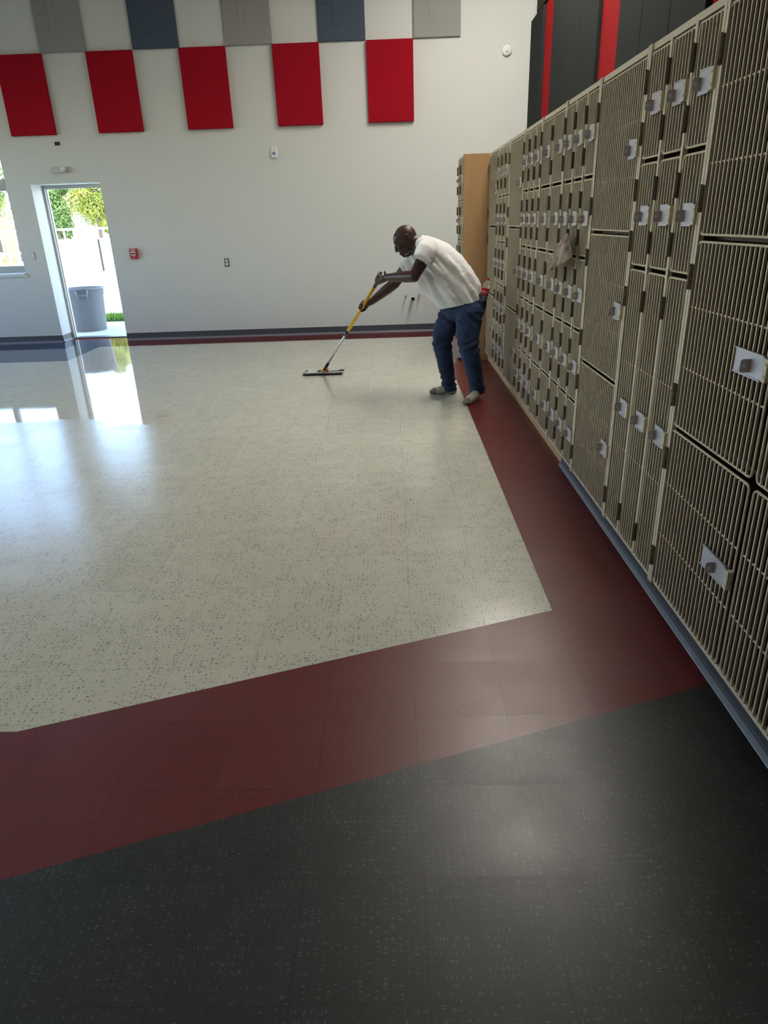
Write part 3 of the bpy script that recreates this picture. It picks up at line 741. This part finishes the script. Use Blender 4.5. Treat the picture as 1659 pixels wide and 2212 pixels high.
# socks
for pts, ank in ((FN_, LEGN), (FF_, LEGF)):
    sk = PB(); tr = [.040, .040, .038, .038, .025]
    sk.limb(pts, tr, 14); sk.limb([ank[5] + V((0, 0, .05)), ank[5] + V((.004, .004, -.012)), pts[0]], [.046, .044, .041], 14)
    d_ = (pts[4] - pts[0]); d_.z = 0; d_.normalize(); side = V((-d_.y, d_.x, 0))
    for q, o_ in enumerate((-.022, -.009, .004, .016, .026)): sk.ball(pts[4] + side * o_ + d_ * (.004 - .006 * abs(q - 1.2)), (.0155, .0155, .0125))
    toe = pts[4]; heel = pts[0]
    def pk(c, n, toe=toe, heel=heel, d_=d_):
        p = c + PO
        if (p - toe).dot(d_) > -.035 and p.z < .06: return 1
        if (p - heel).dot(d_) < -.012 and p.z < .055 and heel.z < .05: return 1
        return 0
    so_ = fuse('sock', sk, [M['sock'], M['sock_g']], per, .0045, 4, lambda co, n: .0015 * noise.noise((co + PO) * 60), pk)
    for v in so_.data.vertices:
        if v.co.z < .0025: v.co.z = .0025

# ------------------------------------------------------------------ flat mop
mp_ = empty('flat_mop', (-.772, 7.523, 0)); tag(mp_, 'flat mop with yellow and silver pole held by the man, pad on the floor', 'mop')
MO = V((-.772, 7.523, 0))
def mtube(name, t0, t1, r_, m, n=18):
    b_ = MB(); b_.tube([on_pole(t0) - MO, on_pole((t0 + t1) / 2) - MO, on_pole(t1) - MO], r_, n); return b_.build(name, m, mp_, True)
mtube('lower_pole', .075, .50, .0115, M['alpole'])
mtube('handle_tube', .475, .925, [.0175, .0155, .0148], M['yellow'])
mtube('grip', .915, 1.008, .0165, M['black'])
mtube('locking_collar', .425, .482, [.0135, .016, .019], M['black'])
mtube('socket', .012, .10, [.016, .018, .0145], M['black'])
jb = MB(); jb.ball((0, 0, .047), (.030, .026, .024)); jb.build('swivel_joint', M['yellow'], mp_, True)
jb = MB(); jb.ball((.038, 0, .043), (.014, .020, .020)); jb.build('joint_button', M['red_pl'], mp_, True)
jb = MB(); jb.box(-.07, -.035, -.02, .02, .03, .052); bevel(jb.build('joint_clip', mat('green_plastic', (60, 130, 80), .4), mp_), .004)
fb = MB(); fb.box(-.215, .215, -.045, .045, .021, .029); bevel(fb.build('frame_plate', M['silver'], mp_), .003)
pd = MB(); pd.box(-.232, .20, -.062, .062, .002, .021); bevel(pd.build('mop_pad', M['black'], mp_), .008, 3)
cl_ = MB(); cl_.tube([(.03, -.03, .034), (.12, -.032, .042), (.20, -.032, .046), (.222, -.02, .044), (.226, 0, .040), (.205, .02, .034), (.12, .03, .032)], .004, 8)
cl_.tube([(.17, -.032, .047), (.205, -.032, .050), (.222, -.022, .048)], .0075, 8); cl_.tube([(-.2, -.01, .032), (-.19, -.01, .046), (-.175, -.01, .046)], .006, 8)
cl_.build('spring_clip', M['black'], mp_, True)

# ------------------------------------------------------------------ bottle in the back pocket
bt = V((.825, 6.155, 1.058)); bb = V((.782, 6.13, .872)); ba = (bt - bb).normalized()
be = empty('cola_bottle', bb); be.rotation_mode = 'QUATERNION'; q_ = ba.to_track_quat('Z', 'X'); be.rotation_quaternion = q_
tag(be, 'clear plastic bottle with red cap and red label tucked in the man\'s back pocket', 'bottle')
MB().lathe([(.012, 0), (.028, .004), (.031, .015), (.0305, .05), (.0325, .055), (.0325, .108), (.030, .112), (.031, .128), (.026, .148), (.017, .166), (.0125, .172), (.0125, .180)], 28).build('bottle_body', M['clear'], be, True)
MB().lathe([(.0332, .052), (.0336, .054), (.0336, .109), (.0332, .111)], 28).build('wrap_label', M['label'], be, True)
MB().lathe([(.0145, .176), (.0150, .178), (.0145, .194), (.013, .196)], 20).build('screw_cap', M['cap'], be, True)
# script lettering wrapped round the label, facing the room
tx = text_obj('lettering', 'Coca-Cola', .030, M['white_pl'], be, (0, 0, 0), rot=(0, 0, 0), shear=.35)
for a_ in [q_.inverted() @ V((-.25, -1, 0))]:
    th0 = math.atan2(a_.y, a_.x)
for v in tx.data.vertices:
    th = th0 + v.co.x / .034 ; rr = .0340 + v.co.z * .2
    v.co = V((rr * math.cos(th), rr * math.sin(th), .081 + v.co.y))

# ------------------------------------------------------------------ outside the door and window
gm = MB(); gm.add([(-90, YO + .001, -.02), (30, YO + .001, -.02), (30, 140, -.02), (-90, 140, -.02)], [(0, 1, 2, 3)])
struct(gm.build('ground', M['concrete']))
ap = MB(); ap.box(-5.6, -3.4, YO + .001, 12.85, -.02, -.002); struct(ap.build('ground_stoop', M['concrete']))
lw = MB(); lw.add([(-90, 30, .0), (-15.6, 30, .0), (-27, 52, .0), (-90, 52, 0)], [(0, 1, 2, 3)]); lo_ = lw.build('lawn', M['lawn']); tag(lo_, 'pale dry lawn seen through the left window', 'lawn', kind='stuff')
random.seed(3)
gs = MB(); gs.add([(-5.95, 12.88, -.012), (-3.4, 12.88, -.012), (-3.4, 14.25, -.012), (-6.0, 14.25, -.012)], [(0, 1, 2, 3)])
for i in range(2600):
    x = random.uniform(-5.9, -4.4); y = random.uniform(12.9, 14.2); h = random.uniform(.03, .07); a = random.uniform(0, 3.14); c, s = math.cos(a) * .006, math.sin(a) * .006
    gs.add([(x - c, y - s, -.012), (x + c, y + s, -.012), (x + random.uniform(-.02, .02), y + random.uniform(-.02, .02), h)], [(0, 1, 2)])
o = gs.build('grass_patch', M['grass']); tag(o, 'small green grass patch outside the door beside the bin', 'grass', kind='stuff')
# bin
b = empty('trash_can', (-5.135, 11.83, -.002)); tag(b, 'large grey ribbed trash can standing just outside the open door', 'trash can')
n = 48; prof = [(.262, 0), (.268, .01), (.308, .56), (.318, .565), (.324, .66), (.340, .665), (.340, .685), (.318, .685), (.308, .62), (.265, .03), (.01, .03)]
bm_ = MB(); vs = []
for j, (r_, z) in enumerate(prof):
    for k_ in range(n):
        w = 2 * math.pi * k_ / n; rr = r_ + (.006 if (k_ % 6 == 0 and 1 <= j <= 2) else 0)
        vs.append((rr * math.cos(w), rr * math.sin(w), z))
fs = [(i * n + k_, i * n + (k_ + 1) % n, (i + 1) * n + (k_ + 1) % n, (i + 1) * n + k_) for i in range(len(prof) - 1) for k_ in range(n)] + [tuple(range(n - 1, -1, -1))]
bm_.add(vs, fs); bm_.build('can_body', M['bin'], b, True)
for a in (-1.25, 1.9):
    h = MB(); Mz = Matrix.Rotation(a, 4, 'Z')
    for s in (-1, 1): h.tube([Mz @ V((.316, s * .085, .655)), Mz @ V((.363, s * .082, .64)), Mz @ V((.363, s * .07, .56)), Mz @ V((.316, s * .06, .52))], [.018, .016, .014, .012], 8)
    h.tube([Mz @ V((.363, -.075, .585)), Mz @ V((.366, 0, .58)), Mz @ V((.363, .075, .585))], .012, 8)
    h.build('side_handle', M['bin'], b, True)
# white site wall with dark joints and cap line
ww = empty('boundary_wall', (-12, 30, 0)); tag(ww, 'low white boundary wall across the lot beyond the door', 'wall')
MB().box(-2.9, 6, 0, .2, -.02, 1.22).build('wall_panel', M['wwall'], ww)
MB().box(-2.9, 6, -.03, .23, 1.22, 1.27).build('wall_coping', mat('grey_coping', (120, 122, 120), .8), ww)
MB().box(-.02, .06, -.02, -.001, 0, 1.22).build('joint_strip', M['black'], ww)
# white rail fence behind
rf = empty('white_rail_fence', (-24, 40, 0)); tag(rf, 'white picket rail fence in front of the trees', 'fence')
MB().box(-16, 16, -.03, .03, 1.62, 1.72).build('top_rail', M['wwall'], rf); MB().box(-16, 16, -.03, .03, .5, .6).build('bottom_rail', M['wwall'], rf)
for i in range(60): 
    x = -16 + i * 32 / 59; MB().box(x - .05, x + .05, -.05, -.031, 0, 1.6).build('picket', M['wwall'], rf)
# stone arch structure seen through the window
st = empty('stone_arch', (-24.1, 44, 0)); tag(st, 'sandstone arched garden structure seen through the window', 'structure')
a_ = MB(); prof = []
for q in range(13):
    w = math.pi * q / 12; prof.append((1.6 * math.cos(w), 1.6 * math.sin(w) * .6 + 1.6))
out = [(1.6, 0)] + prof + [(-1.6, 0)]
inn = [(.7, 0)] + [(.7 * math.cos(math.pi * q / 12), .9 + .7 * math.sin(math.pi * q / 12)) for q in range(13)] + [(-.7, 0)]
N = len(out); vs = [(x, y, z) for y in (0, .8) for x, z in out] + [(x, y, z) for y in (0, .8) for x, z in inn]
fs = []
for i in range(N - 1):
    fs += [(i, i + 1, 2 * N + i + 1, 2 * N + i), (N + i, 3 * N + i, 3 * N + i + 1, N + i + 1), (i, N + i, N + i + 1, i + 1), (2 * N + i, 2 * N + i + 1, 3 * N + i + 1, 3 * N + i)]
a_.add(vs, fs); a_.build('arch', M['stone'], st); MB().box(-2.4, -1.61, .1, .7, 0, 1.0).build('side_block', M['stone'], st); MB().box(1.61, 2.3, .1, .7, 0, .8).build('side_block', M['stone'], st)
# trees
def tree(x, y, h, wd_, m, label, seed, col_=False):
    rnd = random.Random(seed); t_ = empty('tree', (x, y, 0)); tag(t_, label, 'tree', 'trees beyond the fence')
    tb = MB(); tb.tube([(0, 0, 0), (.1, 0, h * .3), (0, .1, h * .75)], [.22, .17, .06], 10)
    for q in range(5):
        a = rnd.uniform(0, 6.28); tb.tube([(0, 0, h * (.25 + .1 * q)), (wd_ * .35 * math.cos(a), wd_ * .35 * math.sin(a), h * (.4 + .11 * q))], [.08, .03], 6)
    tb.build('trunk', M['bark'], t_)
    lf = MB(); cl = []
    for q in range(16): 
        a = rnd.uniform(0, 6.28); rr = rnd.uniform(.1, .62) * wd_; z = rnd.uniform(.22, .92) * h
        if not col_: rr *= (1.15 - abs(z / h - .5))
        cl.append((rr * math.cos(a) * .8, rr * math.sin(a) * .8, z, rnd.uniform(.28, .48) * wd_))
    for q in range(13000):
        cx, cy, cz, cr = rnd.choice(cl); d = V((rnd.gauss(0, 1), rnd.gauss(0, 1), rnd.gauss(0, 1))).normalized() * cr * rnd.uniform(.75, 1.05)
        p = V((cx, cy, max(.15, cz + d.z))) + V((d.x, d.y, 0)); s = rnd.uniform(.07, .14)
        a = V((rnd.uniform(-1, 1), rnd.uniform(-1, 1), rnd.uniform(-1, 1))).normalized(); b_ = a.orthogonal().normalized()
        lf.add([p - a * s, p + b_ * s * .5, p + a * s, p - b_ * s * .5], [(0, 1, 2, 3)])
    lf.build('crown', m, t_)
TR = [(-30.2, 54, 9.5, 3.0, 'leaf2', 'bushy green tree behind the fence, right one in the window view', 1), (-37.0, 59, 9, 3.2, 'leaf2', 'green tree farther left in the window view', 2),
      (-25.8, 56, 9, 2.4, 'leaf', 'yellow-green tree at the left edge of the doorway view', 3), (-22.9, 50.5, 6.5, 1.8, 'leaf2', 'darker green tree in the lower middle of the doorway view', 4),
      (-23.3, 61.5, 9.8, 2.4, 'leaf', 'yellow-green tree in the middle of the doorway view', 5), (-20.1, 51, 8.6, 1.9, 'leaf', 'dense column-shaped yellow-green tree right of middle in the doorway view', 6),
      (-19.2, 56, 8.2, 2.2, 'leaf2', 'green tree at the right edge of the doorway view', 7), (-36.5, 68, 12, 4.6, 'leaf', 'tall yellow-green tree in the back row between door and window views', 8),
      (-30.5, 80, 13, 4.6, 'leaf2', 'tall green tree in the back row filling the doorway gaps', 9)]
for x, y, h, wd_, m, lb, sd in TR: tree(x, y, h, wd_, M[m], lb, sd)

# ------------------------------------------------------------------ camera
yaw, pitch, roll, F, HC = 0.02194, 0.40361, -0.03531, 1472.318, 1.541
cy, sy, cp, sp_ = math.cos(yaw), math.sin(yaw), math.cos(pitch), math.sin(pitch)
f = V((-sy * cp, cy * cp, -sp_)); r_ = V((cy, sy, 0)); u_ = r_.cross(f)
r2 = r_ * math.cos(roll) + u_ * math.sin(roll); u2 = u_ * math.cos(roll) - r_ * math.sin(roll)
cd = bpy.data.cameras.new('camera'); cam = bpy.data.objects.new('camera', cd); col.objects.link(cam)
cam.matrix_world = Matrix(((r2.x, u2.x, -f.x, 0), (r2.y, u2.y, -f.y, 0), (r2.z, u2.z, -f.z, HC), (0, 0, 0, 1)))
cd.sensor_fit = 'HORIZONTAL'; cd.sensor_width = 36; cd.lens = F / 1659 * 36; cd.clip_start = .05; cd.clip_end = 500
sc.camera = cam

# ------------------------------------------------------------------ daylight
wd = bpy.data.worlds.new('world'); sc.world = wd; wd.use_nodes = True; nt = wd.node_tree
bg = nt.nodes['Background']; sky = nt.nodes.new('ShaderNodeTexSky'); sky.sky_type = 'NISHITA'
sky.sun_elevation = R(66); sky.sun_rotation = R(200); sky.sun_disc = False; sky.air_density = 1; sky.dust_density = .3
nt.links.new(sky.outputs[0], bg.inputs[0]); bg.inputs[1].default_value = 1.2
sn = bpy.data.lights.new('sun', 'SUN'); sn.energy = 13; sn.angle = R(.6); sn.color = (1, .96, .88)
so = bpy.data.objects.new('sun', sn); col.objects.link(so)
dirv = V((.25, .36, -1)).normalized(); so.rotation_euler = dirv.to_track_quat('-Z', 'Y').to_euler()
# daylight portals
ld = bpy.data.lights.new('portal', 'AREA'); ld.shape = 'RECTANGLE'; ld.size = LY1 - LY0; ld.size_y = LZ1 - LZ0; ld.cycles.is_portal = True
lo = bpy.data.objects.new('portal', ld); col.objects.link(lo); lo.location = (XL - .36, (LY0 + LY1) / 2, (LZ0 + LZ1) / 2)
lo.rotation_euler = Matrix(((0, 0, -1), (1, 0, 0), (0, -1, 0))).to_euler()
for x0, x1, z0, z1 in ((WX0, WX1, WZ0, WZ1), (DX0, DX1, 0, DZ)):
    ld = bpy.data.lights.new('portal', 'AREA'); ld.shape = 'RECTANGLE'; ld.size = x1 - x0; ld.size_y = z1 - z0; ld.cycles.is_portal = True
    lo = bpy.data.objects.new('portal', ld); col.objects.link(lo); lo.location = ((x0 + x1) / 2, YO + .06, (z0 + z1) / 2); lo.rotation_euler = (R(-90), 0, 0)

sc.view_settings.view_transform = 'Standard'; sc.view_settings.look = 'None'; sc.view_settings.gamma = 1
sc.view_settings.use_curve_mapping = False; sc.view_settings.exposure = .2
